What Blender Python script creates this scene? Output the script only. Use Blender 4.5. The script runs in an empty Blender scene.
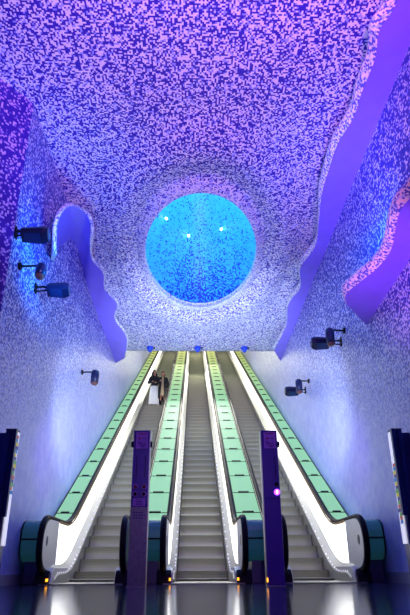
import bpy, bmesh, math, random
from mathutils import Vector, Matrix
random.seed(7)
C = bpy.context.scene.collection
PI = math.pi

# ------------------------------------------------------------------ helpers
class MB:
    """collects polygons, with metric uv and a per-vertex 'frac' (share of dark tiles)"""
    def __init__(s):
        s.v = []; s.f = []; s.m = []; s.uv = {}; s.fr = {}
    def vert(s, p, uv=None, fr=None):
        s.v.append(tuple(p)); i = len(s.v) - 1
        if uv is not None: s.uv[i] = uv
        if fr is not None: s.fr[i] = fr
        return i
    def face(s, idx, m=0):
        s.f.append(tuple(idx)); s.m.append(m)
    def box(s, x0, x1, y0, y1, z0, z1, m=0, T=None):
        P = [Vector((x, y, z)) for z in (z0, z1) for y in (y0, y1) for x in (x0, x1)]
        if T is not None: P = [T @ p for p in P]
        b = [s.vert(p) for p in P]
        for q in ((0,2,3,1),(4,5,7,6),(0,1,5,4),(2,6,7,3),(0,4,6,2),(1,3,7,5)):
            s.face([b[k] for k in q], m)
    def prism(s, prof, x0, x1, m=0, axis='x', cap=True):
        """profile of (a,b) pairs extruded along an axis"""
        def P(a, b, t):
            return (t, a, b) if axis == 'x' else ((a, t, b) if axis == 'y' else (a, b, t))
        A = [s.vert(P(a, b, x0)) for a, b in prof]; B = [s.vert(P(a, b, x1)) for a, b in prof]
        n = len(prof)
        for i in range(n):
            j = (i + 1) % n
            s.face((A[i], A[j], B[j], B[i]), m)
        if cap:
            s.face(A[::-1], m); s.face(B, m)
    def tube(s, pts, rad, n=8, m=0, cap=True):
        pts = [Vector(p) for p in pts]
        if not isinstance(rad, (list, tuple)): rad = [rad] * len(pts)
        rings = []; ref = None
        for i, p in enumerate(pts):
            d = (pts[min(i + 1, len(pts) - 1)] - pts[max(i - 1, 0)]).normalized()
            if ref is None:
                ref = Vector((0, 0, 1)) if abs(d.z) < .9 else Vector((1, 0, 0))
            a = d.cross(ref).normalized(); b = a.cross(d).normalized(); ref = b
            rings.append([s.vert(p + (a * math.cos(2*PI*k/n) + b * math.sin(2*PI*k/n)) * rad[i]) for k in range(n)])
        for i in range(len(rings) - 1):
            for k in range(n):
                s.face((rings[i][k], rings[i][(k+1) % n], rings[i+1][(k+1) % n], rings[i+1][k]), m)
        if cap:
            s.face(rings[0][::-1], m); s.face(rings[-1], m)
    def strip(s, A, B, m=0):
        for i in range(len(A) - 1):
            s.face((A[i], A[i+1], B[i+1], B[i]), m)
    def build(s, name, mats, parent=None, smooth=False, bevel=0, fix=True):
        me = bpy.data.meshes.new(name); me.from_pydata(s.v, [], s.f)
        if not isinstance(mats, (list, tuple)): mats = [mats]
        for k in mats: me.materials.append(k)
        for p, k in zip(me.polygons, s.m):
            p.material_index = k; p.use_smooth = smooth
        if s.uv:
            L = me.uv_layers.new(name='metres')
            for lp in me.loops: L.data[lp.index].uv = s.uv.get(lp.vertex_index, (0, 0))
        if s.fr:
            at = me.attributes.new('frac', 'FLOAT', 'POINT')
            for i in range(len(s.v)): at.data[i].value = s.fr.get(i, .4)
        if fix and not s.uv:
            bm = bmesh.new(); bm.from_mesh(me); bmesh.ops.recalc_face_normals(bm, faces=bm.faces); bm.to_mesh(me); bm.free()
        me.update()
        o = bpy.data.objects.new(name, me); C.objects.link(o)
        if parent: o.parent = parent
        if bevel:
            bv = o.modifiers.new('bevel', 'BEVEL'); bv.width = bevel; bv.segments = 3; bv.limit_method = 'ANGLE'
        return o

def tag(o, label, cat, group=None):
    o['label'] = label; o['category'] = cat
    if group: o['group'] = group
    return o
def thing(name, label, cat, loc=(0, 0, 0), group=None):
    o = bpy.data.objects.new(name, None); o.empty_display_size = .1
    C.objects.link(o); o.location = loc
    return tag(o, label, cat, group)
def struct(o):
    o['kind'] = 'structure'; return o
def local(o, org):
    """shift mesh data so the part sits right under a parent placed at org"""
    o.data.transform(Matrix.Translation(-Vector(org))); return o

# ------------------------------------------------------------------ materials
def newmat(name):
    m = bpy.data.materials.new(name); m.use_nodes = True
    nt = m.node_tree; return m, nt, nt.nodes['Principled BSDF']
def plain(name, col, rough=.5, metal=0, emit=None, es=0, noise=.0, nscale=20, spec=.5):
    m, nt, b = newmat(name)
    b.inputs['Base Color'].default_value = (*col, 1); b.inputs['Roughness'].default_value = rough
    b.inputs['Metallic'].default_value = metal; b.inputs['Specular IOR Level'].default_value = spec
    if emit:
        b.inputs['Emission Color'].default_value = (*emit, 1); b.inputs['Emission Strength'].default_value = es
    if noise:
        tc = nt.nodes.new('ShaderNodeTexCoord'); n = nt.nodes.new('ShaderNodeTexNoise')
        n.inputs['Scale'].default_value = nscale; nt.links.new(tc.outputs['Object'], n.inputs['Vector'])
        mx = nt.nodes.new('ShaderNodeMix'); mx.data_type = 'RGBA'
        mx.inputs[6].default_value = (*[c * (1 - noise) for c in col], 1)
        mx.inputs[7].default_value = (*[min(1, c * (1 + noise)) for c in col], 1)
        nt.links.new(n.outputs['Fac'], mx.inputs[0]); nt.links.new(mx.outputs[2], b.inputs['Base Color'])
    return m

def mosaic(name, dark, pale, mid, cell=.04, soft_z=None, rough=.4, cloud=.12):
    """glass mosaic: square tiles picked at random; attribute 'frac' = share of dark ones"""
    m, nt, b = newmat(name); N = nt.nodes.new; Lk = nt.links.new
    uv = N('ShaderNodeUVMap'); uv.uv_map = 'metres'
    sn = N('ShaderNodeVectorMath'); sn.operation = 'SNAP'; sn.inputs[1].default_value = (cell, cell, cell)
    Lk(uv.outputs[0], sn.inputs[0])
    wn = N('ShaderNodeTexWhiteNoise'); wn.noise_dimensions = '2D'
    ad = N('ShaderNodeVectorMath'); ad.operation = 'ADD'; ad.inputs[1].default_value = (cell/2, cell/2, 0)
    Lk(sn.outputs[0], ad.inputs[0]); Lk(ad.outputs[0], wn.inputs['Vector'])
    at = N('ShaderNodeAttribute'); at.attribute_name = 'frac'
    cn = N('ShaderNodeTexNoise'); cn.inputs['Scale'].default_value = .9; cn.inputs['Detail'].default_value = 3
    Lk(uv.outputs[0], cn.inputs['Vector'])
    c1 = N('ShaderNodeMath'); c1.operation = 'MULTIPLY_ADD'; c1.inputs[1].default_value = cloud*2; c1.inputs[2].default_value = -cloud
    Lk(cn.outputs['Fac'], c1.inputs[0])
    fr = N('ShaderNodeMath'); fr.operation = 'ADD'; Lk(at.outputs['Fac'], fr.inputs[0]); Lk(c1.outputs[0], fr.inputs[1])
    lt = N('ShaderNodeMath'); lt.operation = 'LESS_THAN'; Lk(wn.outputs['Value'], lt.inputs[0]); Lk(fr.outputs[0], lt.inputs[1])
    # pale tiles vary a little
    sp = N('ShaderNodeSeparateColor'); Lk(wn.outputs['Color'], sp.inputs[0])
    pv = N('ShaderNodeMix'); pv.data_type = 'RGBA'; pv.inputs[6].default_value = (*pale, 1); pv.inputs[7].default_value = (*mid, 1)
    g3 = N('ShaderNodeMath'); g3.operation = 'GREATER_THAN'; g3.inputs[1].default_value = .72
    Lk(sp.outputs[1], g3.inputs[0]); Lk(g3.outputs[0], pv.inputs[0])
    mx = N('ShaderNodeMix'); mx.data_type = 'RGBA'; Lk(lt.outputs[0], mx.inputs[0]); Lk(pv.outputs[2], mx.inputs[6])
    mx.inputs[7].default_value = (*dark, 1)
    out = mx.outputs[2]
    if soft_z:
        # towards the foot of the wall the mosaic is replaced by pale render, tile by tile
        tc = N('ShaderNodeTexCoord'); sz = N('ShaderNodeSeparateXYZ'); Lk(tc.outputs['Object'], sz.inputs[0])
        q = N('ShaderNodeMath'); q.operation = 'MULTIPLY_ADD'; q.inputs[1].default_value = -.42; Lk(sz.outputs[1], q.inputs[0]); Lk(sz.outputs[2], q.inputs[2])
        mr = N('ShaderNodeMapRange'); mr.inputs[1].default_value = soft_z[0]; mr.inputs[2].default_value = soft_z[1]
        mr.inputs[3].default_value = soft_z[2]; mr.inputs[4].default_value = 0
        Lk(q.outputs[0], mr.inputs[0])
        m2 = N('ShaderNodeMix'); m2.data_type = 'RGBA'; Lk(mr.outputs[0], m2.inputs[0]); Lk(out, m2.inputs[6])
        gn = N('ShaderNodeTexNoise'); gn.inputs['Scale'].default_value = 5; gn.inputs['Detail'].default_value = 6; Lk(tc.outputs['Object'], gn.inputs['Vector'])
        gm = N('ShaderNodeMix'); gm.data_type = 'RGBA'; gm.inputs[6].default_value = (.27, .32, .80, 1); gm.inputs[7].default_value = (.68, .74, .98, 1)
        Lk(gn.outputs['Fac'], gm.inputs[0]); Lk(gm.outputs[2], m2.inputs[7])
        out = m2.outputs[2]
    Lk(out, b.inputs['Base Color'])
    b.inputs['Roughness'].default_value = rough
    return m

DARK = (.030, .012, .42); PALE = (.80, .82, .95); MID = (.34, .40, .92)
M = {}
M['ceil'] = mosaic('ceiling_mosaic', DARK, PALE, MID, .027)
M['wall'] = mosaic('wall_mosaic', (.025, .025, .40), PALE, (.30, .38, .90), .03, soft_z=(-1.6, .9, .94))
M['hall'] = mosaic('hall_mosaic', (.035, .008, .35), (.62, .45, .85), (.2, .12, .6), .03)
M['dome'] = mosaic('dome_mosaic', (.01, .05, .42), (.08, .60, .95), (.04, .42, .95), .032, rough=.5, cloud=.05)
M['fin_rim'] = mosaic('fin_rim_mosaic', (.10, .12, .60), (.88, .86, .80), (.45, .60, .85), .026)
M['fin_under'] = plain('fin_underside_baked_violet', (.22, .16, .88), .3, noise=.12, nscale=3)  # violet cove light on the pale undersides is put into the base colour
M['floor'] = None
M['tunnel'] = plain('tunnel_plaster', (.80, .85, .82), .6, noise=.05)
M['base'] = plain('baseboard_grey', (.30, .30, .38), .4)
M['steel'] = plain('brushed_steel', (.42, .42, .42), .32, 1.0, noise=.12, nscale=30)
M['deck'] = plain('satin_inner_deck', (.46, .46, .44), .38, .8, noise=.08, nscale=25)
M['newel'] = plain('newel_satin_steel', (.50, .51, .52), .45, .6, noise=.18, nscale=14)
M['rubber'] = plain('handrail_rubber', (.006, .006, .010), .6, spec=.2)
M['black'] = plain('black_trim', (.008, .008, .012), .6, spec=.2)
M['bronze'] = plain('bronze_edge_strip', (.34, .22, .08), .35, .8)
M['lit'] = plain('backlit_white_balustrade', (.9, .9, .9), .3, emit=(1.0, 1.0, .93), es=1.7)
M['logo'] = plain('stamped_emblem', (.16, .17, .20), .3, .8)
M['led'] = plain('skirt_led', (.8, .8, .9), .3, emit=(.72, .70, 1), es=1.6)
M['amber'] = plain('amber_lamp', (.9, .4, .02), .3, emit=(1, .38, .02), es=3)
M['teal'] = plain('teal_glass_end', (.035, .18, .21), .2, emit=(.03, .18, .22), es=.14, noise=.15, nscale=4)
M['plinth'] = plain('plinth_violet_grey', (.15, .12, .24), .4)
M['purple'] = plain('totem_violet_enamel', (.10, .04, .38), .25, noise=.15, nscale=5)
M['grey_totem'] = plain('totem_grey_enamel', (.30, .28, .30), .35, .2, noise=.35, nscale=18)
M['label'] = plain('label_magenta_violet', (.52, .18, .75), .4)
M['mark'] = plain('label_mark_dark', (.06, .03, .30), .4)
M['red'] = plain('red_dot', (.55, .01, .05), .4)
M['arrow_bg'] = plain('lit_violet_disc', (.3, .05, .9), .3, emit=(.42, .06, 1), es=3.5)
M['arrow'] = plain('lit_arrow', (.9, .7, 1), .3, emit=(1, .82, 1), es=4)
M['flood'] = plain('floodlight_dark_blue_case', (.008, .012, .045), .35, spec=.3)
M['flood_glass'] = plain('floodlight_glass', (.012, .03, .11), .2, spec=.3)
M['spot'] = plain('spotlight_dark_case', (.012, .02, .09), .3)
M['spot_lens'] = plain('spotlight_amber_lens', (.22, .10, .08), .25)
M['blue_case'] = plain('bright_blue_case', (.01, .08, .75), .3)
M['dome_lamp'] = plain('dome_lamp', (1, 1, 1), .3, emit=(.85, .97, 1), es=7)
M['poster_case'] = plain('poster_case_navy', (.02, .03, .16), .3, .3)
M['poster_white'] = plain('poster_paper', (.78, .78, .85), .5, emit=(.85, .85, 1), es=.7)
M['skin'] = plain('skin', (.52, .26, .18), .5)
M['hair_black'] = plain('black_hair', (.012, .010, .012), .4)
M['hair_brown'] = plain('reddish_brown_hair', (.16, .045, .02), .45)
M['cloth_black'] = plain('black_cloth', (.015, .015, .02), .8)
M['cloth_white'] = plain('white_cloth', (.80, .84, .86), .8)
M['cloth_beige'] = plain('beige_cloth', (.55, .44, .26), .8)
M['grille'] = plain('comb_plate_yellow_grey', (.30, .29, .26), .4, .7)

# polished floor: dark blue slabs with thin joints
m, nt, b = newmat('polished_dark_blue_stone'); N = nt.nodes.new; Lk = nt.links.new
tc = N('ShaderNodeTexCoord'); bt = N('ShaderNodeTexBrick'); bt.offset = 0
bt.inputs['Scale'].default_value = 1; bt.inputs['Brick Width'].default_value = .9; bt.inputs['Row Height'].default_value = .9
bt.inputs['Mortar Size'].default_value = .006
bt.inputs['Color1'].default_value = (.010, .014, .07, 1); bt.inputs['Color2'].default_value = (.013, .018, .082, 1); bt.inputs['Mortar'].default_value = (.05, .055, .10, 1)
Lk(tc.outputs['Object'], bt.inputs['Vector']); Lk(bt.outputs['Color'], b.inputs['Base Color'])
n = N('ShaderNodeTexNoise'); n.inputs['Scale'].default_value = 6; n.inputs['Detail'].default_value = 5; Lk(tc.outputs['Object'], n.inputs['Vector'])
mr = N('ShaderNodeMapRange'); mr.inputs[3].default_value = .07; mr.inputs[4].default_value = .17; Lk(n.outputs['Fac'], mr.inputs[0]); Lk(mr.outputs[0], b.inputs['Roughness'])
bp = N('ShaderNodeBump'); bp.inputs['Strength'].default_value = .04; bp.inputs['Distance'].default_value = .01
n2 = N('ShaderNodeTexNoise'); n2.inputs['Scale'].default_value = 2.5; Lk(tc.outputs['Object'], n2.inputs['Vector'])
b.inputs['Specular IOR Level'].default_value = .3; b.inputs['Specular Tint'].default_value = (.45, .52, 1, 1); Lk(n2.outputs['Fac'], bp.inputs['Height']); Lk(bp.outputs[0], b.inputs['Normal'])
M['floor'] = m

# escalator step: ribbed metal, fine grooves across the width
m, nt, b = newmat('ribbed_step_metal'); N = nt.nodes.new; Lk = nt.links.new
tc = N('ShaderNodeTexCoord'); wv = N('ShaderNodeTexWave'); wv.bands_direction = 'X'; wv.inputs['Scale'].default_value = 16
Lk(tc.outputs['Object'], wv.inputs['Vector'])
mx = N('ShaderNodeMix'); mx.data_type = 'RGBA'; mx.inputs[6].default_value = (.27, .27, .21, 1); mx.inputs[7].default_value = (.42, .42, .33, 1)
Lk(wv.outputs['Fac'], mx.inputs[0]); Lk(mx.outputs[2], b.inputs['Base Color'])
b.inputs['Metallic'].default_value = .35; b.inputs['Roughness'].default_value = .5
M['step'] = m

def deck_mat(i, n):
    """backlit green glass; yellower towards the upper end"""
    t = max(0, min(1, (i - 10) / (n - 12)))  # yellow light falling on the upper panes is put into their colour
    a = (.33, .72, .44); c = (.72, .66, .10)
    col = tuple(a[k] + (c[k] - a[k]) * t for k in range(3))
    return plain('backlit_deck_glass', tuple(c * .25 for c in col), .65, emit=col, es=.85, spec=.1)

# ------------------------------------------------------------------ the hall
XW = 2.88; ZC = 7.5; YB = 17.46; YF = 6.7; YN = -4.0; YE = 41.0
SL = math.tan(PI / 6)
def g(D, o=9.8):
    u = D - o
    return 0 if u <= 0 else (SL * u * u / 2 if u < 1 else SL * (u - .5))

mb = MB(); mb.box(-8, XW + .3, YN, 10.2, -.2, 0); struct(mb.build('floor', M['floor']))
# ceiling: one sheet, with the oval opening of the dome and its soft swollen lip
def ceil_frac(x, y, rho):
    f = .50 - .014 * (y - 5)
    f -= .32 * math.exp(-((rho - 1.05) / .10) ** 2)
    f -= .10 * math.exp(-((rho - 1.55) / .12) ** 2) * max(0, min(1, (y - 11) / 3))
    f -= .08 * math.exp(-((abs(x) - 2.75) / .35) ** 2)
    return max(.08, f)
def lip(rho):
    z = 0
    if rho < 1.16: z -= .13 * math.sin(PI * min(1, (rho - 1.0) / .16 * .5 + .5)) if rho >= 1 else 0
    z -= .16 * math.exp(-((rho - 1.45) / .22) ** 2)
    return z
CX, CY, CA, CB = 0.0, 11.36, 1.37, 2.56
mb = MB(); NA = 96; rings = []
rhos = [1.0, 1.015, 1.035, 1.06, 1.09, 1.13, 1.17, 1.23, 1.3, 1.4, 1.5, 1.6, 1.75]
bx0, bx1, by0, by1 = -XW, XW, YF, YB
angs = [2 * PI * k / NA for k in range(NA)]
for cx, cy in ((bx0, by0), (bx1, by0), (bx0, by1), (bx1, by1)):     # put a spoke through each corner
    a = math.atan2((cy - CY) / CB, (cx - CX) / CA) % (2 * PI)
    k = min(range(NA), key=lambda k: abs(angs[k] - a)); angs[k] = a
def limit(a):
    dx, dy = CA * math.cos(a), CB * math.sin(a); t = 1e9
    if dx > 1e-9: t = min(t, (bx1 - CX) / dx)
    if dx < -1e-9: t = min(t, (bx0 - CX) / dx)
    if dy > 1e-9: t = min(t, (by1 - CY) / dy)
    if dy < -1e-9: t = min(t, (by0 - CY) / dy)
    return t
for j in range(len(rhos) + 5):
    ring = []
    for a in angs:
        lim = limit(a)
        if j < len(rhos): rho = rhos[j]
        else: rho = rhos[-1] + (lim - rhos[-1]) * (j - len(rhos) + 1) / 5
        rho = min(rho, lim)
        fade = max(0, min(1, (lim - rho) / .2)) if rho > 1.2 else 1
        x, y = CX + CA * rho * math.cos(a), CY + CB * rho * math.sin(a)
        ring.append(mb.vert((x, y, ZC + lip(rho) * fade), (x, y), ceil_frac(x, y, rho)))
    rings.append(ring)
for A, B in zip(rings, rings[1:]):
    for k in range(NA): mb.face((A[k], A[(k+1) % NA], B[(k+1) % NA], B[k]))
def cv(x, y): return mb.vert((x, y, ZC), (x, y), ceil_frac(x, y, 9))
ys = [YF, 5.2, 3.6, 2.2, 0, -2, YN]
def xl(y): return max(-7.6, -XW - (YF - y) * .80)
for i in range(len(ys) - 1):
    xs0 = [xl(ys[i]) + (XW - xl(ys[i])) * k / 8 for k in range(9)]; xs1 = [xl(ys[i+1]) + (XW - xl(ys[i+1])) * k / 8 for k in range(9)]
    A = [cv(x, ys[i]) for x in xs0]; B = [cv(x, ys[i+1]) for x in xs1]; mb.strip(A, B)
# the ceiling turns up behind its rear edge and follows the escalators
A = [mb.vert((x, YB, ZC), (x, YB), .35) for x in (-XW, XW)]; B = [mb.vert((x, YB + .25, ZC + .02), (x, YB + .25), .35) for x in (-XW, XW)]
Cc = [mb.vert((x, YE, ZC + SL * (YE - YB)), (x, YE + 5), .2) for x in (-XW, XW)]
mb.strip(A, B); mb.strip(B, Cc, 1)
struct(mb.build('ceiling', [M['ceil'], M['tunnel']], smooth=True))

# side walls: grid in (y, z)
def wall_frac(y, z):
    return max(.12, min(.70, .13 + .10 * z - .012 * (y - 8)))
def wall(name, x, y0):
    mb = MB(); ys = [y0 + (YE - y0) * k / 60 for k in range(61)]; cols = []
    for y in ys:
        lo = 0 if y < 11 else SL * (y - 11); hi = ZC if y < YB else ZC + SL * (y - YB)
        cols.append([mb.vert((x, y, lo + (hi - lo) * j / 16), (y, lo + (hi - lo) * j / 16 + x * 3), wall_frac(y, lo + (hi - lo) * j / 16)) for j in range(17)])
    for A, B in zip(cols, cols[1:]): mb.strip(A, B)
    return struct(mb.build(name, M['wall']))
wall('wall_left', -XW, YF)
wall('wall_right', XW, YN)
def plainwall(name, pts, mat, fr=.72):
    mb = MB(); u = 0; cols = []
    for i, (x, y) in enumerate(pts):
        if i: u += math.hypot(x - pts[i-1][0], y - pts[i-1][1])
        cols.append([mb.vert((x, y, z), (u, z), fr) for z in (0, 2.5, 5, ZC)])
    for A, B in zip(cols, cols[1:]): mb.strip(A, B)
    return struct(mb.build(name, mat))
plainwall('wall_hall', [(-XW, YF), (xl(3.6), 3.6), (xl(.7), .7), (-7.6, YN)], M['hall'])
plainwall('wall_back', [(-7.6, YN), (XW, YN)], M['hall'])
# upper landing and the wall that closes the view up the shaft
zt = g(37.2)
mb = MB(); mb.box(-XW, XW, 37.2, YE, zt - .2, zt); struct(mb.build('floor_upper', M['base']))
mb = MB(); mb.box(-XW, XW, YE, YE + .1, zt - .2, zt + 8); struct(mb.build('wall_upper', M['tunnel']))
# skirting
for s, nm in ((-1, 'baseboard_left'), (1, 'baseboard_right')):
    mb = MB(); mb.box(s * XW - (0 if s < 0 else .03), s * XW + (.03 if s < 0 else 0), YF if s < 0 else YN, 8.9, 0, .15)
    struct(mb.build(nm, M['base'], bevel=.005))

# ------------------------------------------------------------------ dome
dome = thing('ceiling_dome', 'big glowing cyan blue mosaic dome sunk into the ceiling above the escalators', 'dome', (CX, CY, ZC))
H = 2.4; mb = MB(); rows = []
for j in range(25):
    t = (PI / 2) * j / 24
    row = []
    for k in range(97):
        a = 2 * PI * k / 96
        x, y, z = CA * math.cos(t) * math.cos(a), CB * math.cos(t) * math.sin(a), H * math.sin(t)
        y += .35 * math.sin(t) ** 2 * 0
        px = abs(x) / CA
        low = 1 - min(1, z / 2.0)                       # LED glare painted in: dark tiles thin out towards top and sides
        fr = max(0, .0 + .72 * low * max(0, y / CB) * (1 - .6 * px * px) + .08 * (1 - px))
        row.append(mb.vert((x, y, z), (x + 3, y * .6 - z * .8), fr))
    rows.append(row)
for A, B in zip(rows, rows[1:]): mb.strip(A, B)
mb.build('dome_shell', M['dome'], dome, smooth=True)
mb = MB()
for k in range(0, 96):
    a0, a1 = 2*PI*k/96, 2*PI*(k+1)/96
    q = []
    for a, r, z in ((a0, 1, 0), (a1, 1, 0), (a1, 1.012, -.12), (a0, 1.012, -.12)):
        q.append(mb.vert((CA*r*math.cos(a), CB*r*math.sin(a), z - 0), (a*2, z), .12))
    mb.face(q)
mb.build('dome_rim', M['fin_rim'], dome, smooth=True)
for p in ((-.96, 11.95, 9.11), (-.34, 12.97, 9.24), (.64, 12.63, 9.25)):
    v = Vector(p) - Vector((CX, CY, ZC)); v *= .97
    mb = MB(); mb.tube([v, v * .975], .03, 12); mb.build('dome_lamp', M['dome_lamp'], dome)

# ------------------------------------------------------------------ wave shaped canopies along the walls
def smoothline(P, n=6):
    P = [Vector(p) for p in P]; out = []
    for i in range(len(P) - 1):
        a = P[max(i-1, 0)]; b = P[i]; c = P[i+1]; d = P[min(i+2, len(P)-1)]
        for k in range(n):
            t = k / n
            out.append(.5 * ((2*b) + (c-a)*t + (2*a-5*b+4*c-d)*t*t + (3*b-a-3*c+d)*t**3))
    out.append(P[-1]); return out
def canopy(label, inner, outer, thick, side, rim=.07):
    I = smoothline(inner); O = smoothline(outer)
    n = min(len(I), len(O))
    org = I[0]
    t = thing('wave_canopy', label, 'wall relief', org, 'wavy mosaic canopies on the walls')
    und = MB(); top = MB(); A = []; B = []; s = 0; rimrows = []
    toprow = []
    for i in range(n):
        if i: s += (O[i] - O[i-1]).length
        d = (O[min(i+1, n-1)] - O[max(i-1, 0)]).normalized()
        w = (O[i] - I[i]).normalized(); nrm = w.cross(d).normalized()
        if nrm.dot(Vector((-1, 0, .5) if side < 0 else (0, 0, 1))) < 0 and i == 0: nrm = -nrm
        if i and nrm.dot(pn) < 0: nrm = -nrm
        pn = nrm
        a = I[i] - org; b = O[i] - org - w * rim
        A.append(und.vert(a)); B.append(und.vert(b))
        row = []
        for k in range(9):                              # rounded lip
            th = -PI/2 + PI * k / 8
            p = b + nrm * thick/2 + nrm * thick/2 * math.sin(th) + w * rim * math.cos(th)
            row.append(top.vert(p, (s, k * (rim + thick) * .14), .42 - .03 * k))
        row.append(top.vert(a + nrm * thick, (s, 2.0 + (b - a).length), .45))
        rimrows.append(row)
    und.strip(A, B)
    for X, Y in zip(rimrows, rimrows[1:]): top.strip(X, Y)
    for j, e in enumerate((0, n - 1)):                  # end caps
        a0 = und.v[A[e]]; idx = [top.vert(a0, (0, 0), .2)] + [top.vert(top.v[q], (s * j + .1 * q0, .3), .2) for q0, q in enumerate(rimrows[e])]
        top.face(idx if j else idx[::-1])
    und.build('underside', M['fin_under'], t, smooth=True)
    top.build('mosaic_lip', M['fin_rim'], t, smooth=True)
    return t
X = XW - .0
canopy('long slender canopy on the left wall, curled over like a wave at its near end',
  [(-X,8.85,5.75),(-X,9.0,6.1),(-X,9.38,6.52),(-X,9.9,6.98),(-X,10.48,7.12),(-X,11.1,7.05),(-X,11.6,6.93),(-X,12.1,6.88),(-X,12.62,6.86),(-X,13.3,6.84),(-X,14.0,6.83),(-X,14.9,6.84),(-X,15.8,6.85),(-X,17.2,6.85)],
  [(-2.55,7.9,5.30),(-2.53,7.65,5.7),(-2.47,7.65,6.02),(-2.42,8.0,6.42),(-2.34,8.7,6.82),(-2.3,9.1,6.84),(-2.42,9.68,6.8),(-2.50,10.39,6.8),(-2.33,11.01,6.8),(-2.42,11.79,6.8),(-2.21,12.6,6.8),(-2.40,13.52,6.8),(-2.20,14.9,6.8),(-2.48,16.6,6.8)],
  .08, -1, .07)
canopy('long wavy canopy high on the right wall, running back to the escalators',
  [(X,3.2,7.05),(X,4.3,7.05),(X,5.07,7.04),(X,5.6,7.04),(X,6.3,7.03),(X,6.92,7.03),(X,7.6,7.03),(X,8.22,7.03),(X,9.1,7.02),(X,10.1,7.0),(X,11.1,7.),(X,12.0,7.),(X,12.9,6.98),(X,14.3,6.96),(X,15.6,6.95),(X,17.2,6.93)],
  [(2.28,3.2,7.0),(2.34,4.52,7.0),(2.23,4.9,7.0),(2.32,5.31,7.0),(2.31,5.87,7.0),(2.34,6.33,7.0),(2.22,6.93,7.0),(2.22,7.54,7.0),(2.26,8.22,7.0),(2.41,9.01,7.0),(2.56,10.03,7.0),(2.38,10.96,7.0),(2.57,11.93,7.0),(2.42,12.9,7.0),(2.60,14.3,7.0),(2.48,16.2,7.0)],
  .18, 1, .14)
canopy('short thick canopy lower on the right wall, cut off square at its far end',
  [(X,2.6,4.3),(X,3.8,4.28),(X,4.7,4.26),(X,5.4,4.24),(X,6.03,4.24),(X,6.6,4.22),(X,7.3,4.2),(X,7.9,4.18),(X,8.35,4.17)],
  [(2.25,2.6,4.22),(2.4,3.8,4.22),(2.29,4.78,4.2),(2.23,5.2,4.2),(2.40,6.0,4.2),(2.38,6.45,4.2),(2.27,6.8,4.2),(2.15,7.22,4.2),(2.27,7.55,4.2)],
  .18, 1, .11)

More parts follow.
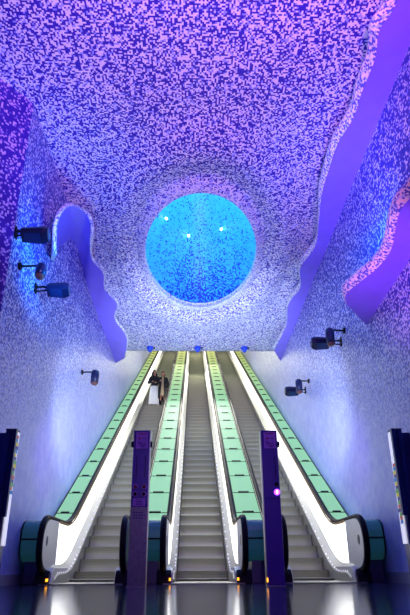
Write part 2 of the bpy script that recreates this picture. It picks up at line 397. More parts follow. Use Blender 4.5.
# ------------------------------------------------------------------ escalators
HX = .62                      # handrail centre from the escalator's axis
YT = 37.0
def railz(D): return .985 + g(D, 9.85)
dd = [9.8 + .1 * k for k in range(11)] + [11.2 + 1.0 * k for k in range(26)] + [YT]
def newel_curve(r0=1.0, inset=0):
    """front end of the balustrade seen from the side: (y,z) going from the low return round the nose to the top"""
    pts = []
    zc, hh, yc, ry = .58, .405 - inset, 8.86, .42 - inset
    for k in range(17):
        a = -PI/2 - .25 - (PI - .25) * k / 16
        e = 2.35
        c, s = math.cos(a), math.sin(a)
        pts.append((yc + ry * math.copysign(abs(c) ** (2/e), c), zc + hh * math.copysign(abs(s) ** (2/e), s)))
    return pts
NC = newel_curve()
def escalator(cx, label, people=False):
    Y0 = 9.94
    t = thing('escalator', label, 'escalator', (cx, Y0, 0), 'escalators')
    def fin(mb, name, mat, par=None, **k):
        o = mb.build(name, mat, par or t, **k); o.data.transform(Matrix.Translation((0, -Y0, 0))); return o
    for s in (-1, 1):
        # handrail
        path = NC + [(D, railz(D)) for D in dd]
        path = [(p[0], p[1]) for p in path]
        mb = MB(); rows = []
        for i, (y, z) in enumerate(path):
            a = Vector(path[max(i-1, 0)]); b_ = Vector(path[min(i+1, len(path)-1)]); d = (b_ - a).normalized(); nn = Vector((-d.y, d.x))
            if i < 17: pass
            row = []
            for k in range(8):
                th = 2 * PI * k / 8
                row.append(mb.vert((s * HX + .048 * math.cos(th), y + nn.x * .036 * math.sin(th), z + nn.y * .036 * math.sin(th))))
            rows.append(row)
        for A, B in zip(rows, rows[1:]):
            for k in range(8): mb.face((A[k], A[(k+1) % 8], B[(k+1) % 8], B[k]))
        mb.face(rows[0]); mb.face(rows[-1])
        hr = fin(mb, 'handrail', M['rubber'], smooth=True)
        # newel panel: satin metal sheet filling the rounded end
        xi, xo = s * .575, s * .645
        inn = newel_curve(inset=.035)
        prof = [(y, z) for y, z in inn if z > .24 or y < 8.9]
        prof = prof + [(9.36, .955), (9.36, .24), (8.95, .20)]
        mb = MB(); mb.prism(prof, min(xi, xo), max(xi, xo)); nw = fin(mb, 'newel_panel', M['newel'])
        # emblem: ring with a slanted bar
        mb = MB(); R0 = .05
        for k in range(20):
            a0, a1 = 2*PI*k/20, 2*PI*(k+1)/20
            mb.prism([(8.68 + r*math.cos(a), .62 + 1.5*r*math.sin(a)) for r, a in ((R0, a0), (R0, a1), (R0*.68, a1), (R0*.68, a0))], xi - s*.006, xi)
        mb.prism([(8.645, .57), (8.665, .56), (8.715, .67), (8.695, .68)], xi - s*.006, xi)
        mb.prism([(8.655, .62), (8.70, .60), (8.705, .62), (8.66, .64)], xi - s*.006, xi)
        fin(mb, 'emblem', M['logo'], nw)
        # backlit balustrade panel
        D2 = [9.36] + dd; 
        mb = MB(); xa, xb = sorted((s * .575, s * .60))
        top = [(D, railz(D) - .045) for D in D2]; bot = [(D, .28 + g(D, 9.55)) for D in D2]
        for P in (xa, xb):
            A = [mb.vert((P, y, z)) for y, z in top]; B = [mb.vert((P, y, z)) for y, z in bot]; mb.strip(A, B)
        fin(mb, 'balustrade_panel', M['lit'])
        # bright cap under the handrail
        mb = MB()
        A = [mb.vert((s*.565, y, z + .03)) for y, z in top]; B = [mb.vert((s*.565, y, z - .012)) for y, z in top]
        A2 = [mb.vert((s*.66, y, z + .03)) for y, z in top]; B2 = [mb.vert((s*.66, y, z - .012)) for y, z in top]
        mb.strip(A, B); mb.strip(B, B2); mb.strip(B2, A2)
        fin(mb, 'handrail_track', M['bronze'])
        # inner deck with curved nose, and skirt below it
        D3 = [8.95, 9.05, 9.2, 9.5, 9.7] + dd
        def dz(D): return (.19 if D > 9.1 else .19 - (9.1 - D) * .55) + g(D, 9.55)
        mb = MB()
        A = [mb.vert((s*.574, D, dz(D) + .095)) for D in D3]; B = [mb.vert((s*.50, D, dz(D))) for D in D3]; Q = [mb.vert((s*.465, D, dz(D) - .05)) for D in D3]
        mb.strip(A, B); mb.strip(B, Q); 
        fin(mb, 'inner_deck', M['deck'])
        mb = MB()
        A = [mb.vert((s*.465, D, dz(D) - .05)) for D in D3]; B = [mb.vert((s*.465, D, max(-.02, dz(D) - .42))) for D in D3]
        mb.strip(A, B)
        fin(mb, 'skirt_panel', M['deck'])
        # foot of the newel
        mb = MB(); mb.prism([(8.72, 0), (8.80, .17), (8.95, .24), (9.94, .24), (9.94, 0)], *sorted((s*.480, s*.66)))
        fin(mb, 'newel_foot', M['newel'] , bevel=.01)
        mb = MB(); mb.prism([(8.66, 0), (8.70, .13), (8.78, .20), (8.80, 0)], *sorted((s*.50, s*.72)))
        fin(mb, 'kick_shoe', M['black'], bevel=.01)
        if (cx == 0) or (cx < 0 and s < 0):
            mb = MB(); mb.box(s*.515 - .013, s*.515 + .013, 8.64, 8.70, .045, .085)
            fin(mb, 'amber_lamp', M['amber'])
        # small lamps along the skirt
        k = 0; D = 9.15; led = None
        while k < 34:
            mb = MB(); 
            if led is None:
                mb.box(-.006, .006, -.013, .013, -.012, .012)
                led = mb.build('skirt_lamp', M['led'], t); o = led
            else:
                o = led.copy(); C.objects.link(o); o.parent = t
            o.location = (s * .484, D - Y0, dz(D) - .022)
            D += .14 if k < 10 else .26; k += 1
    # comb plate and steps
    mb = MB(); mb.box(-.62, .62, 8.62, 9.96, -.005, .012); fin(mb, 'comb_plate', M['grille'])
    first = None; D = 9.96; i = 0
    while D < YT - .4:
        if first is None:
            mb = MB()
            # tread and bowed riser
            prof = [(.415, 0), (0, 0)] + [(.0 + .05 * math.sin(PI * k / 6) , -.235 * k / 6) for k in range(1, 7)] + [(.06, -.235), (.06, -.04), (.415, -.04)]
            mb.prism(prof, -.452, .452)
            first = mb.build('step', M['step'], t); o = first
        else:
            o = first.copy(); C.objects.link(o); o.parent = t
        o.location = (0, D - Y0, g(D + .2, 9.8) + .012)
        D += .4; i += 1
    # dark truss tray under the steps keeps light from leaking through
    mb = MB(); A = [mb.vert((-.60, D, g(D, 9.8) - .45)) for D in D3]; B = [mb.vert((.60, D, g(D, 9.8) - .45)) for D in D3]; mb.strip(A, B)
    fin(mb, 'truss', M['black'])
    return t
EX = (-1.845, 0, 1.845)
escalator(EX[0], 'left escalator, the one carrying two people')
escalator(EX[1], 'middle escalator, empty, between the two violet totems')
escalator(EX[2], 'right escalator, empty, with stepped treads beside the right wall')

# ------------------------------------------------------------------ backlit glass decks between and beside the escalators
NP = 31
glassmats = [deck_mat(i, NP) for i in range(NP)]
def glass_deck(x0, x1, label, outer=0):
    w = x1 - x0; cx = (x0 + x1) / 2; Y0 = 9.0
    t = thing('glass_deck', label, 'glass deck', (cx, Y0, 0), 'glowing green glass decks beside the handrails')
    def fin(mb, name, mat, par=None, **k):
        o = mb.build(name, mat, par or t, **k); o.data.transform(Matrix.Translation((-cx, -Y0, 0))); return o
    def z(D): return railz(D) - .045
    # rounded teal end
    prof = []
    for k in range(13):
        a = -PI/2 - PI * k / 12; c, s = math.cos(a), math.sin(a); e = 3.2
        prof.append((9.22 + .42 * math.copysign(abs(c) ** (2/e), c), .635 + .325 * math.copysign(abs(s) ** (2/e), s)))
    prof = [(10.0, .31)] + prof + [(10.0, .96)]
    mb = MB(); mb.prism(prof, x0 + .008, x1 - .008); e = fin(mb, 'end_box', M['teal'], bevel=.02)
    mb = MB(); mb.box(x0 + .004, x1 - .004, 8.785, 8.81, .64, .665); fin(mb, 'end_seam', M['black'], e)
    mb = MB()
    q = [(y - .006 if y < 9.3 else y, z_) for y, z_ in prof]
    for xx in ((x0 + .002, x0 + .022), (x1 - .022, x1 - .002)):
        for (a0, b0), (a1, b1) in zip(q[1:-1], q[2:]):
            mb.prism([(a0, b0), (a1, b1), (a1 + .02, b1), (a0 + .02, b0)], *xx)
    fin(mb, 'end_trim', M['black'], e)
    mb = MB(); ins = .10 if not outer else .06
    mb.prism([(8.98, 0), (8.98, .33), (9.9, .33), (9.9, 0)], x0 + ins, x1 - ins * .4); fin(mb, 'plinth', M['plinth'], bevel=.01)
    # body beneath the glass
    D2 = [10.0] + [D for D in dd if D > 10.0]
    mb = MB()
    for xx in (x0 + .005, x1 - .005):
        A = [mb.vert((xx, D, z(D) - .02)) for D in D2]; B = [mb.vert((xx, D, max(0, z(D) - 1.4))) for D in D2]; mb.strip(A, B)
    A = [mb.vert((x0 + .005, D, z(D) - .025)) for D in D2]; B = [mb.vert((x1 - .005, D, z(D) - .025)) for D in D2]; mb.strip(A, B)
    fin(mb, 'deck_body', M['black'])
    # panes
    D = 10.03; i = 0
    while D < YT - .9 and i < NP:
        L = .86; D1 = D + L - .035
        mb = MB(); n = 4; ins = .022
        T = [(D + (D1 - D) * k / n) for k in range(n + 1)]
        A = [mb.vert((x0 + ins, y, z(y) - .004)) for y in T]; B = [mb.vert((x1 - ins, y, z(y) - .004)) for y in T]; mb.strip(A, B)
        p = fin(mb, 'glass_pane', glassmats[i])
        mb = MB(); zz = z(D1 + .017); c = Vector((cx, D1 + .017, zz + .003))
        T_ = Matrix.Translation(c) @ Matrix.Rotation(PI/6, 4, 'X')
        mb.box(-w*.22, w*.22, -.022, .022, -.004, .02, T=T_)
        fin(mb, 'clip', M['black'], p)
        D += L; i += 1
    # slim bronze edge strips
    for xx in (x0 + .012, x1 - .012):
        mb = MB(); A = [mb.vert((xx - .009, D, z(D) + .004)) for D in D2]; B = [mb.vert((xx + .009, D, z(D) + .004)) for D in D2]; mb.strip(A, B)
        fin(mb, 'edge_strip', M['black'])
    return t
hw = .045
glass_deck(-XW + .005, EX[0] - HX - hw, 'glowing green glass deck along the left wall', 1)
glass_deck(EX[0] + HX + hw, EX[1] - HX - hw, 'glowing green glass deck between the left and middle escalators, behind the left totem')
glass_deck(EX[1] + HX + hw, EX[2] - HX - hw, 'glowing green glass deck between the middle and right escalators, behind the right totem')
glass_deck(EX[2] + HX + hw, XW - .005, 'glowing green glass deck along the right wall', 1)

# ------------------------------------------------------------------ totems
def totem(cx, kind, label):
    Y = 7.31; t = thing('control_totem', label, 'totem', (cx, Y, 0), 'violet totems before the escalators')
    h = 2.02; w = .112
    mb = MB(); mb.box(-w, w, 0, .14, (.98 if kind == 0 else 0), h); b = mb.build('upper_body' if kind == 0 else 'body', M['purple'], t, bevel=.006)
    if kind == 0:
        mb = MB(); mb.box(-w - .002, w + .002, 0, .142, 0, .98); lo = mb.build('lower_body', M['grey_totem'], t, bevel=.006)
        mb = MB()
        for r in range(3):
            for c in range(4 + r % 2):
                x = -.07 + c * .034; mb.box(x, x + .022, -.004, .001, .90 - r * .035, .915 - r * .035)
        mb.build('engraved_marks', M['mark'], lo)
    s = 1 if kind == 0 else -1
    mb = MB(); mb.box(s*w, s*(w + .012), .0, .14, .01, h); mb.build('edge_profile', M['steel'], t)
    # upper label with a red dot and a hand sign
    mb = MB(); mb.box(-.078, .088, -.006, .001, 1.76, 1.99); lb = mb.build('label_plate', M['label'], t, bevel=.003)
    mb = MB(); mb.tube([(-.028, -.006, 1.90), (-.028, -.012, 1.90)], .014, 12); mb.build('red_dot', M['red'], lb)
    mb = MB()
    mb.box(.012, .062, -.009, -.005, 1.895, 1.905)
    mb.tube([(-.045, -.008, 1.865), (-.02, -.008, 1.84), (.012, -.008, 1.832), (.03, -.008, 1.80)], .006, 6)
    mb.tube([(-.045, -.008, 1.835), (-.012, -.008, 1.815), (.0, -.008, 1.79), (.035, -.008, 1.785), (.06, -.008, 1.815), (.035, -.008, 1.85)], .006, 6)
    mb.build('hand_sign', M['mark'], lb)
    mb = MB(); mb.box(-.05, .06, -.009, -.005, 1.962, 1.975); mb.build('title_bar', M['red'], lb)
    # side sensors
    for q in ((-1, 1) if kind == 0 else (1,)):
        mb = MB(); mb.tube([(q*w, .05, 1.83), (q*(w + .035), .05, 1.83)], [.045, .038], 14); mb.build('sensor', M['black'], t, bevel=.004)
    # slim speaker slots
    for x in (-.055, .062):
        if kind == 1 and x < 0: continue
        mb = MB(); mb.box(x - .004, x + .004, -.004, .001, 1.36, 1.66); mb.build('slot', M['black'], b)
    if kind == 0:
        for x in (-.058, .058):
            for z, r in ((1.24, .036), (1.145, .036)):
                mb = MB(); mb.tube([(x, 0, z), (x, -.012, z)], r, 18); bz = mb.build('key_switch', M['label'], t)
                mb = MB(); mb.tube([(x, -.012, z), (x, -.02, z)], r*.66, 16); mb.build('barrel', M['black'], bz)
                if z > 1.2:
                    mb = MB(); mb.tube([(x, -.02, z), (x, -.025, z)], r*.3, 10); mb.build('key_slot', M['red'], bz)
        mb = MB(); mb.box(-.085, .085, -.005, .001, .99, 1.09); l2 = mb.build('lower_label', M['label'], t)
        mb = MB()
        for r in range(4): mb.box(-.04, .045 - .01 * (r % 2), -.008, -.004, 1.006 + r * .02, 1.014 + r * .02)
        mb.build('label_lines', M['mark'], l2)
    else:
        mb = MB(); mb.tube([(.068, 0, 1.27), (.068, -.01, 1.27)], .028, 16); mb.build('dark_lamp', M['black'], t)
        mb = MB(); mb.tube([(.068, 0, 1.165), (.068, -.01, 1.165)], .040, 24); d = mb.build('direction_light', M['arrow_bg'], t)
        mb = MB(); mb.prism([(.062, 1.14), (.074, 1.14), (.074, 1.168), (.086, 1.168), (.068, 1.192), (.050, 1.168), (.062, 1.168)], -.014, -.010, axis='y')
        mb.build('arrow', M['arrow'], d)
        mb = MB(); mb.box(-w, w, -.003, .0, 1.085, 1.09); mb.build('seam', M['black'], b)
        mb = MB(); mb.box(-w - .012, -w + .004, -.006, .01, .05, .10); mb.build('amber_lamp', M['amber'], t)
    mb = MB(); mb.box(-w - .012, w + .012, -.01, .15, 0, .012); mb.build('foot_plate', M['steel'], t)
    return t
totem(-.89, 0, 'left totem, violet above and grey below, with four round key switches')
totem(.90, 1, 'right totem, all violet, with a small glowing arrow light')

# ------------------------------------------------------------------ poster cases
def poster(s, label):
    Y = 7.18; x = s * 2.79; t = thing('poster_case', label, 'poster', (x, Y, 0), 'poster cases at the hall corners')
    def X2(a, b): return sorted((-s * a, -s * b)) if a > 0 else sorted((s * (XW - 2.79), -s * b))
    mb = MB(); mb.box(*X2(.045, .105), 0, .05, .12, 2.0); mb.box(*X2(.0, .155), .06, .19, .12, 1.97); mb.build('frame', M['poster_case'], t, bevel=.008)
    mb = MB(); mb.box(*X2(.14, .19), .0, .06, .85, 2.0); mb.box(*X2(.035, .19), .0, .16, 2.0, 2.015); mb.box(*X2(.10, .13), .02, .04, .3, 2.0)
    mb.build('front_post', M['poster_case'], t, bevel=.004)
    mb = MB(); mb.box(*X2(.10, .16), .03, .045, .12, 2.0); mb.build('edge', M['steel'], t)
    mb = MB(); mb.box(*X2(.160, .176), .06, .19, .50, 1.99); mb.build('poster_sheet', M['poster_white'], t)
    rng = random.Random(3 + s); cols = [(.02, .25, .6), (.15, .45, .12), (.75, .65, .05), (.6, .10, .08), (.05, .05, .25)]
    for k in range(16):
        z = (1.15 if s < 0 else .75) + k * .05; c = cols[(k * 3 + (k // 4)) % 5]
        mb = MB(); y0 = .065 + rng.random() * .02; mb.box(*X2(.174, .178), y0, y0 + .085 + rng.random() * .03, z, z + .048)
        mb.build('poster_print', plain('print_colour', c, .5, emit=c, es=.25), t)
poster(-1, 'left poster case, edge on at the wall corner, white lower half')
poster(1, 'right poster case, edge on against the right wall, coloured prints down its face')

# ------------------------------------------------------------------ lamps on the walls
def floodlight(cx, y, z, s, label, L=.48, hgt=.20):
    """long box lamp sticking out of the wall; s is the side (-1 left)"""
    t = thing('floodlight', label, 'floodlight', (s * XW, y, z), 'box floodlights on the walls')
    x0 = -s * (abs(XW) - abs(cx) - L/2 ); x1 = -s * (abs(XW) - abs(cx) + L/2)
    n = -s
    def P(a, b, c): return (a, b, c)
    T = Matrix.Translation((x0, 0, 0)) @ Matrix.Rotation(math.radians(-25), 4, 'X')
    mb = MB()
    prof = [(-.10, -.02), (-.06, -.10), (.12, -.12), (.16, .02), (.10, .10), (-.07, .08)]
    A = []; B = []
    for (a, b_) in prof:
        A.append(mb.vert(T @ Vector((0, a * .85, b_ * .85)))); B.append(mb.vert(T @ Vector((n * (L - .08), a, b_))))
    e = [mb.vert(T @ Vector((n * L, a * .8, b_ * .8))) for a, b_ in prof]
    for R0, R1 in ((A, B), (B, e)):
        for k in range(6): mb.face((R0[k], R0[(k+1) % 6], R1[(k+1) % 6], R1[k]))
    mb.face(A[::-1]); mb.face(e)
    mb.build('housing', M['flood'], t)
    mb = MB(); mb.face([mb.vert(T @ Vector(p)) for p in ((n*.05, -.066, -.108), (n*(L-.1), -.066, -.108), (n*(L-.1), .11, -.126), (n*.05, .10, -.115))])
    mb.build('glass_face', M['flood_glass'], t)
    mb = MB(); mb.face([mb.vert(T @ Vector((n * (L + .004), a * .7, b_ * .7))) for a, b_ in prof]); mb.build('end_cap', M['flood_glass'], t)
    mb = MB(); mb.tube([(0, 0, .02), (x0 * .6, 0, .03), (x0 + n * .06, 0, 0)], .018, 8); mb.tube([(0, 0, -.06), (x0 + n * .05, 0, -.03)], .014, 8)
    mb.box(*sorted((0, n * .02)), -.05, .05, -.09, .09)
    mb.build('bracket', M['black'], t)
    return t
def spotlight(cx, y, z, s, label, r=.085, L=.26, group='round spotlights on the walls'):
    t = thing('spotlight', label, 'spotlight', (s * XW, y, z + .1), group)
    x = -s * (XW - abs(cx)); n = -s
    mb = MB(); mb.tube([(x, .02, .06), (x, .01, .03), (x, 0, -.04), (x, -.03, -L + .02)], [r*.6, r*.95, r, r*.92], 16); mb.build('can', M['spot'], t, smooth=True)
    mb = MB(); mb.tube([(x, -.03, -L + .03), (x, -.036, -L - .01), (x, -.04, -L - .035)], [r*.85, r*.75, r*.35], 16); mb.build('lens', M['spot_lens'], t, smooth=True)
    mb = MB(); mb.tube([(0, 0, .02), (x, 0, .03)], .018, 8); mb.tube([(0, 0, .02), (n*.03, 0, .02)], .06, 12)
    mb.build('arm', M['black'], t)
    return t
floodlight(-2.58, 6.78, 4.95, -1, 'upper of the two box floodlights on the left wall', .40)
floodlight(-2.48, 7.98, 4.66, -1, 'lower of the two box floodlights on the left wall', .36)
spotlight(-2.53, 7.12, 4.45, -1, 'round spotlight between the two box floodlights on the left wall', .085, .19)
spotlight(-2.55, 12.07, 4.51, -1, 'lone round spotlight low on the left wall above the green deck', .10, .28)
floodlight(2.44, 9.92, 4.52, 1, 'nearer box floodlight on the right wall', .36)
spotlight(2.57, 9.62, 4.52, 1, 'nearer round spotlight on the right wall, above the box floodlight', .09, .3)
floodlight(2.50, 13.60, 4.68, 1, 'farther box floodlight on the right wall', .36)
spotlight(2.60, 13.1, 4.65, 1, 'farther round spotlight on the right wall, above the green deck', .09, .3)
for x, lab in ((-1.72, 'left'), (-.03, 'middle'), (1.64, 'right')):
    t = thing('downlight', '%s of the three tiny blue lamps under the rear edge of the ceiling' % lab, 'lamp', (x, 17.3, ZC), 'blue lamps at the rear edge of the ceiling')
    mb = MB(); mb.tube([(0, 0, 0), (0, 0, -.05), (0, -.02, -.19)], [.12, .13, .04], 10); mb.build('lamp_head', M['blue_case'], t, smooth=True)
    mb = MB(); mb.tube([(.15, 0, 0), (.15, 0, -.07)], .02, 8); mb.build('socket', M['black'], t)

# ------------------------------------------------------------------ people
def skinned(name, chains, mat, parent, sub=2):
    """chains: list of [(pos, radius), ...]; a chain may start at an existing joint (same position)"""
    verts = []; edges = []; rad = []; idx = {}
    for ch in chains:
        prev = None
        for p, r in ch:
            k = tuple(round(c, 4) for c in p)
            if k not in idx: idx[k] = len(verts); verts.append(p); rad.append(r)
            i = idx[k]
            if prev is not None and prev != i: edges.append((prev, i))
            prev = i
    me = bpy.data.meshes.new(name); me.from_pydata(verts, edges, []); me.materials.append(mat)
    o = bpy.data.objects.new(name, me); C.objects.link(o); o.parent = parent
    o.modifiers.new('skin', 'SKIN'); me.skin_vertices.new(name='s') if not me.skin_vertices else None
    sv = me.skin_vertices[0].data
    for i, r in enumerate(rad): sv[i].radius = (r, r) if not isinstance(r, tuple) else r
    sv[0].use_root = True
    s = o.modifiers.new('sub', 'SUBSURF'); s.levels = sub; s.render_levels = sub
    return o
def hand(ch, w, d, side):
    """five fingers grown as thin chains out of the palm at w, pointing along d"""
    w = Vector(w); d = Vector(d).normalized(); a = Vector((side, 0, 0)); u = (a - d * a.dot(d)).normalized()
    pz = d.cross(u)
    palm = w + d * .05
    for k, L in enumerate((.062, .072, .067, .052)):
        b0 = palm + u * (.024 - .016 * k) + d * .025
        ch.append([(tuple(b0), .009), (tuple(b0 + d * L * .5 + pz * .004), .008), (tuple(b0 + d * L * .9 - pz * .022), .007)])
    b0 = w + d * .02 + u * .025
    ch.append([(tuple(b0), .010), (tuple(b0 + u * .025 + d * .03), .009), (tuple(b0 + u * .028 + d * .055 - pz * .01), .008)])
def head_mesh(parent, c, turn, hairmat, long_hair):
    """head with brow, nose, chin, ears and eyes; hair as child"""
    c = Vector(c)
    bm = bmesh.new(); bmesh.ops.create_uvsphere(bm, u_segments=20, v_segments=14, radius=1)
    for v in bm.verts:
        x, y, z = v.co
        wx = .075 * (1 - .25 * max(0, -z)); v.co = Vector((x * wx, y * .095 * (1 - .15 * max(0, -z)), z * .118))
        if y < -.3 and abs(x) < .25 and -.35 < z < .15: v.co.y -= .018 * (1 - abs(x) / .25)     # nose
        if y < -.5 and .05 < z < .3 and .2 < abs(x) < .6: v.co.y += .010                       # eye sockets
    for s in (-1, 1):
        e = bmesh.ops.create_uvsphere(bm, u_segments=8, v_segments=6, radius=.02)['verts']
        for v in e: v.co = Vector((v.co.x * .5 + s * .077, v.co.y + .005, v.co.z * 1.5 - .005))
    Rm = Matrix.Translation(c) @ Matrix.Rotation(turn, 4, 'Z')
    bm.transform(Rm); me = bpy.data.meshes.new('head'); bm.to_mesh(me); bm.free()
    for p in me.polygons: p.use_smooth = True
    me.materials.append(M['skin']); h = bpy.data.objects.new('head', me); C.objects.link(h); h.parent = parent
    for s in (-1, 1):
        mb = MB(); mb.tube([Rm @ Vector((s*.027, -.080, .012)), Rm @ Vector((s*.027, -.090, .012))], .009, 8); mb.build('eye', M['hair_black'], h)
    mb = MB(); mb.box(-.022, .022, -.088, -.080, -.058, -.048, T=Rm); mb.build('mouth', M['red'], h)
    # hair cap
    mb = MB(); rows = []
    for j in range(12):
        t = PI * .5 - PI * (.50 if not long_hair else .56) * j / 11; row = []
        for k in range(25):
            a = 2 * PI * k / 24; y = math.sin(a); face = max(0, -y)
            tt = t if t > .35 else .35 + (t - .35) * (1 - face ** .6)
            row.append(mb.vert(Rm @ Vector((.092 * math.cos(tt) * math.cos(a), .108 * math.cos(tt) * y + .012, .132 * math.sin(tt)))))
        rows.append(row)
    for A, B in zip(rows, rows[1:]): mb.strip(A, B)
    if long_hair:
        mb.tube([Rm @ Vector((0, .05, .05)), Rm @ Vector((0, .085, -.08)), Rm @ Vector((.01, .10, -.22)), Rm @ Vector((.02, .10, -.38))], [.085, .10, .095, .04], 12)
        for s in (-1, 1): mb.tube([Rm @ Vector((s*.075, .0, .04)), Rm @ Vector((s*.10, -.01, -.08)), Rm @ Vector((s*.11, -.03, -.26))], [.03, .045, .025], 8)
    else:
        mb.tube([Rm @ Vector((0, .04, .03)), Rm @ Vector((0, .06, -.07)), Rm @ Vector((0, .055, -.13))], [.09, .095, .06], 12)
    mb.build('hair', hairmat, parent, smooth=True)
def lathe(mb, c, prof, n=24, wav=0):
    rows = []
    for z, rx, ry in prof:
        rows.append([mb.vert((c[0] + rx * (1 + wav * math.sin(7 * 2*PI*k/n) * (prof[0][0] - z)) * math.cos(2*PI*k/n), c[1] + ry * (1 + wav * math.sin(7 * 2*PI*k/n) * (prof[0][0] - z)) * math.sin(2*PI*k/n), z)) for k in range(n + 1)])
    for A, B in zip(rows, rows[1:]): mb.strip(A, B)

def person_common(label, loc, arms, hairmat, long_hair, turn, k=1.0, legmat=None):
    t = thing('person', label, 'person', loc, None); t.scale = (k, k, k)
    ch = [[((0, 0, .90), .115), ((0, 0, 1.02), .10), ((0, 0, 1.18), .11), ((0, .0, 1.33), .105), ((0, .005, 1.40), .06), ((0, 0, 1.47), .05), ((0, 0, 1.52), .05)]]
    for s in (-1, 1):
        ch.append([((0, 0, .90), .115), ((s*.085, 0, .82), .085), ((s*.09, -.01, .47), .055), ((s*.09, .01, .26), .047), ((s*.09, .02, .08), .034), ((s*.095, -.05, .035), .034), ((s*.10, -.14, .025), .028)])
    for s, (el, wr, dr) in zip((-1, 1), arms):
        ch.append([((0, 0, 1.33), .105), ((s*.16, 0, 1.36), .055), (el, .038), (wr, .025), (tuple(Vector(wr) + Vector(dr).normalized() * .05), (.034))])
        hand(ch, wr, dr, -s)
    body = skinned('body', ch, M['skin'], t)
    return t
def sleeve(t, s, el, wr, mat, r=(.075, .06, .042)):
    mb = MB(); e = Vector(el); w = Vector(wr); sh = Vector((s*.15, 0, 1.37))
    mb.tube([sh - Vector((s*.05, 0, -.01)), sh, sh.lerp(e, .5), e, e.lerp(w, .5), e.lerp(w, .92)], [r[0]*.8, r[0], r[0]*.92, r[1], r[1]*.9, r[2]], 12)
    mb.build('sleeve', mat, t, smooth=True)

def stepz(D): return max(g(9.96 + .4 * k + .2, 9.8) + .012 for k in range(80) if 9.96 + .4 * k <= D)
PD = 21.76
P1 = (-1.88, PD + .02, stepz(PD)); P2 = (-1.51, PD + .04, stepz(PD + .04))
arms1 = [((-.25, -.03, 1.10), (-.06, -.20, 1.12), (.8, -.3, .3)), ((.25, -.03, 1.10), (.08, -.22, 1.06), (-.8, -.3, .3))]
t = person_common('person with long dark hair, black top and long white skirt, riding the left escalator', P1, arms1, None, True, .5, .96)
head_mesh(t, (0, -.01, 1.61), .6, M['hair_black'], True)
mb = MB(); lathe(mb, (0, 0), [(.98, .135, .11), (.85, .175, .145), (.6, .20, .17), (.3, .225, .19), (.05, .25, .21)], wav=.05); mb.build('skirt', M['cloth_white'], t, smooth=True)
mb = MB(); lathe(mb, (0, 0), [(1.44, .06, .055), (1.40, .13, .085), (1.33, .165, .115), (1.2, .155, .13), (1.08, .13, .115), (.94, .145, .122)]); mb.build('top', M['cloth_black'], t, smooth=True)
for s, a in zip((-1, 1), arms1): sleeve(t, s, a[0], a[1], M['cloth_black'])
arms2 = [((-.24, -.02, 1.10), (-.10, -.20, 1.20), (.3, -.3, .9)), ((.25, .0, 1.09), (.22, -.06, .86), (0, -.1, -1))]
t = person_common('person with short brown hair in dark open coat over beige dress on left escalator', P2, arms2, None, False, -.5, .93)
head_mesh(t, (0, -.01, 1.61), -.4, M['hair_brown'], False)
mb = MB(); lathe(mb, (0, 0), [(1.43, .06, .055), (1.38, .13, .085), (1.25, .15, .12), (1.08, .13, .11), (.9, .16, .13), (.6, .165, .14), (.50, .17, .145)]); mb.build('dress', M['cloth_beige'], t, smooth=True)
# open coat: wraps the back and sides, parted in front
mb = MB(); rows = []
for z, rx, ry, gap in [(1.45, .075, .075, .5), (1.40, .15, .105, .35), (1.28, .185, .145, .28), (1.08, .165, .14, .3), (.9, .20, .165, .36), (.6, .225, .19, .42), (.36, .24, .21, .48)]:
    rows.append([mb.vert((rx * math.cos(a), ry * math.sin(a), z)) for a in [(-PI/2 + gap) + (2*PI - 2*gap) * k / 24 for k in range(25)]])
for A, B in zip(rows, rows[1:]): mb.strip(A, B)
o = mb.build('coat', M['cloth_black'], t, smooth=True)
so = o.modifiers.new('thick', 'SOLIDIFY'); so.thickness = .012
for s, a in zip((-1, 1), arms2): sleeve(t, s, a[0], a[1], M['cloth_black'], (.08, .065, .05))
for s in (-1, 1):
    mb = MB(); mb.tube([(s*.09, .015, .55), (s*.09, .02, .30), (s*.09, .02, .12), (s*.09, .02, .02)], [.062, .058, .05, .05], 12)
    mb.tube([(s*.09, .04, .045), (s*.095, -.06, .04), (s*.10, -.15, .03)], [.045, .042, .03], 10)
    mb.build('boot', M['black'], t, smooth=True)

# ------------------------------------------------------------------ light
def light(kind, name, loc, col, W, size=.3, target=None, spot=None, sy=None, blend=.6, spread=None):
    l = bpy.data.lights.new(name, kind); l.color = col; l.energy = W
    if kind == 'AREA':
        l.size = size
        if sy: l.shape = 'RECTANGLE'; l.size_y = sy
        if spread: l.spread = spread
    else: l.shadow_soft_size = size
    if kind == 'SPOT': l.spot_size = spot; l.spot_blend = blend
    o = bpy.data.objects.new(name, l); C.objects.link(o); o.location = loc
    if target: o.rotation_euler = (Vector(target) - Vector(loc)).to_track_quat('-Z', 'Y').to_euler()
    return o
light('SPOT', 'magenta_uplight', (1.3, .8, 3.6), (.95, .22, .85), 1700, .3, (1.0, 4.9, 7.5), 1.5)
light('SPOT', 'violet_uplight', (-.9, .8, 3.2), (.44, .36, 1), 1500, .3, (-.5, 7.0, 7.5), 1.3)
light('SPOT', 'step_fill', (0, 9.6, 6.9), (1, 1, .80), 400, .25, (0, 13.2, 1.6), 1.0, blend=1)  # added spot without a fixture, brightens the steps
light('SPOT', 'canopy_fill', (1.0, 4.2, .9), (.80, .22, 1), 1000, .15, (2.5, 6.3, 4.2), .75, blend=1)  # unseen spot added to brighten the lower right canopy
light('SPOT', 'totem_fill', (0, -2, 3.0), (.50, .32, 1), 330, .2, (0, 7.3, 1.3), .5, blend=1)  # fill added behind the camera so the totems read violet
light('POINT', 'dome_light', (0, 10.6, 8.7), (.22, .66, 1), 85, .25)
light('SPOT', 'blue_wall_light_left', (-1.9, 7.2, 4.4), (.0, .28, 1), 260, .3, (-2.82, 7.9, 5.6), 2.4, blend=1)
light('SPOT', 'blue_wall_light_right', (1.9, 6.8, 4.6), (.0, .22, 1), 260, .3, (2.82, 7.6, 6.0), 2.2, blend=1)
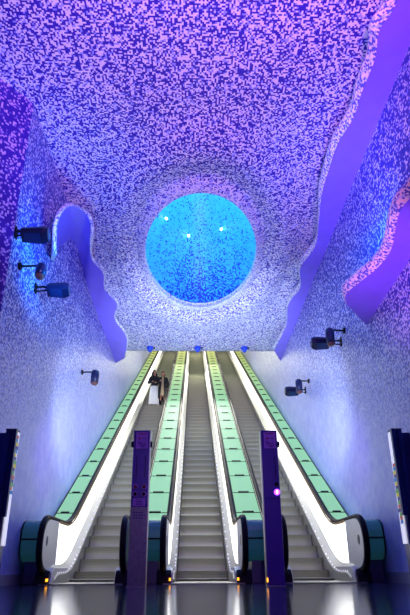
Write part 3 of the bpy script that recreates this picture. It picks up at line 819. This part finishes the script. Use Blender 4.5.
for s in (-1, 1):
    light('SPOT', 'wall_fill', (s * .9, 8.6, 2.0), (.66, .76, 1), 680, .3, (s * 2.82, 12.8, 4.2), 1.3, blend=1)  # added fill spots, no fixture, lift the pale lower walls
light('SPOT', 'ceiling_fill', (0, 13.2, 3.2), (.62, .73, 1), 1000, .4, (0, 14.3, 7.5), 1.75, blend=1)  # unseen mid-air spot added to lighten the rear of the ceiling
light('AREA', 'shaft_fill', (0, 19.5, 8.3), (1, 1, .85), 110, 3, (0, 15.5, 3), sy=1.5, spread=1.1)  # unseen area lights added to brighten the steps and shaft
light('AREA', 'shaft_fill', (0, 25, 11.0), (1, 1, .85), 200, 3, (0, 24, 7), sy=6)
light('AREA', 'shaft_fill', (0, 32, 15.2), (1, .96, .72), 200, 3, (0, 32, 11), sy=6)
for s in (-1, 1):
    light('SPOT', 'violet_low_light', (s * 1.5, 8.3, 2.2), (.35, .12, 1), 70, .15, (s * 2.82, 10.2, 2.2), 1.2, blend=1)
w = bpy.data.worlds.new('world'); bpy.context.scene.world = w; w.use_nodes = True
w.node_tree.nodes['Background'].inputs[0].default_value = (.05, .03, .2, 1); w.node_tree.nodes['Background'].inputs[1].default_value = .1

# ------------------------------------------------------------------ camera
p, y, r = (math.radians(a) for a in (22.462, 1.318, -.352))
fw = Vector((math.sin(y) * math.cos(p), math.cos(y) * math.cos(p), math.sin(p)))
rt = Vector((math.cos(y), -math.sin(y), 0)); up = rt.cross(fw)
rt2 = rt * math.cos(r) + up * math.sin(r); up2 = rt2.cross(fw)
cam = bpy.data.cameras.new('camera'); co = bpy.data.objects.new('camera', cam); C.objects.link(co)
co.matrix_world = Matrix(((rt2.x, up2.x, -fw.x, -.164), (rt2.y, up2.y, -fw.y, 0), (rt2.z, up2.z, -fw.z, .2144), (0, 0, 0, 1)))
cam.sensor_fit = 'VERTICAL'; cam.sensor_height = 36; cam.lens = 527 / 615 * 36
cam.shift_y = 43.15 / 615
cam.clip_start = .02
sc = bpy.context.scene; sc.camera = co
sc.view_settings.view_transform = 'Standard'; sc.view_settings.look = 'None'
sc.view_settings.gamma = 1; sc.view_settings.use_curve_mapping = False
sc.view_settings.exposure = -.1
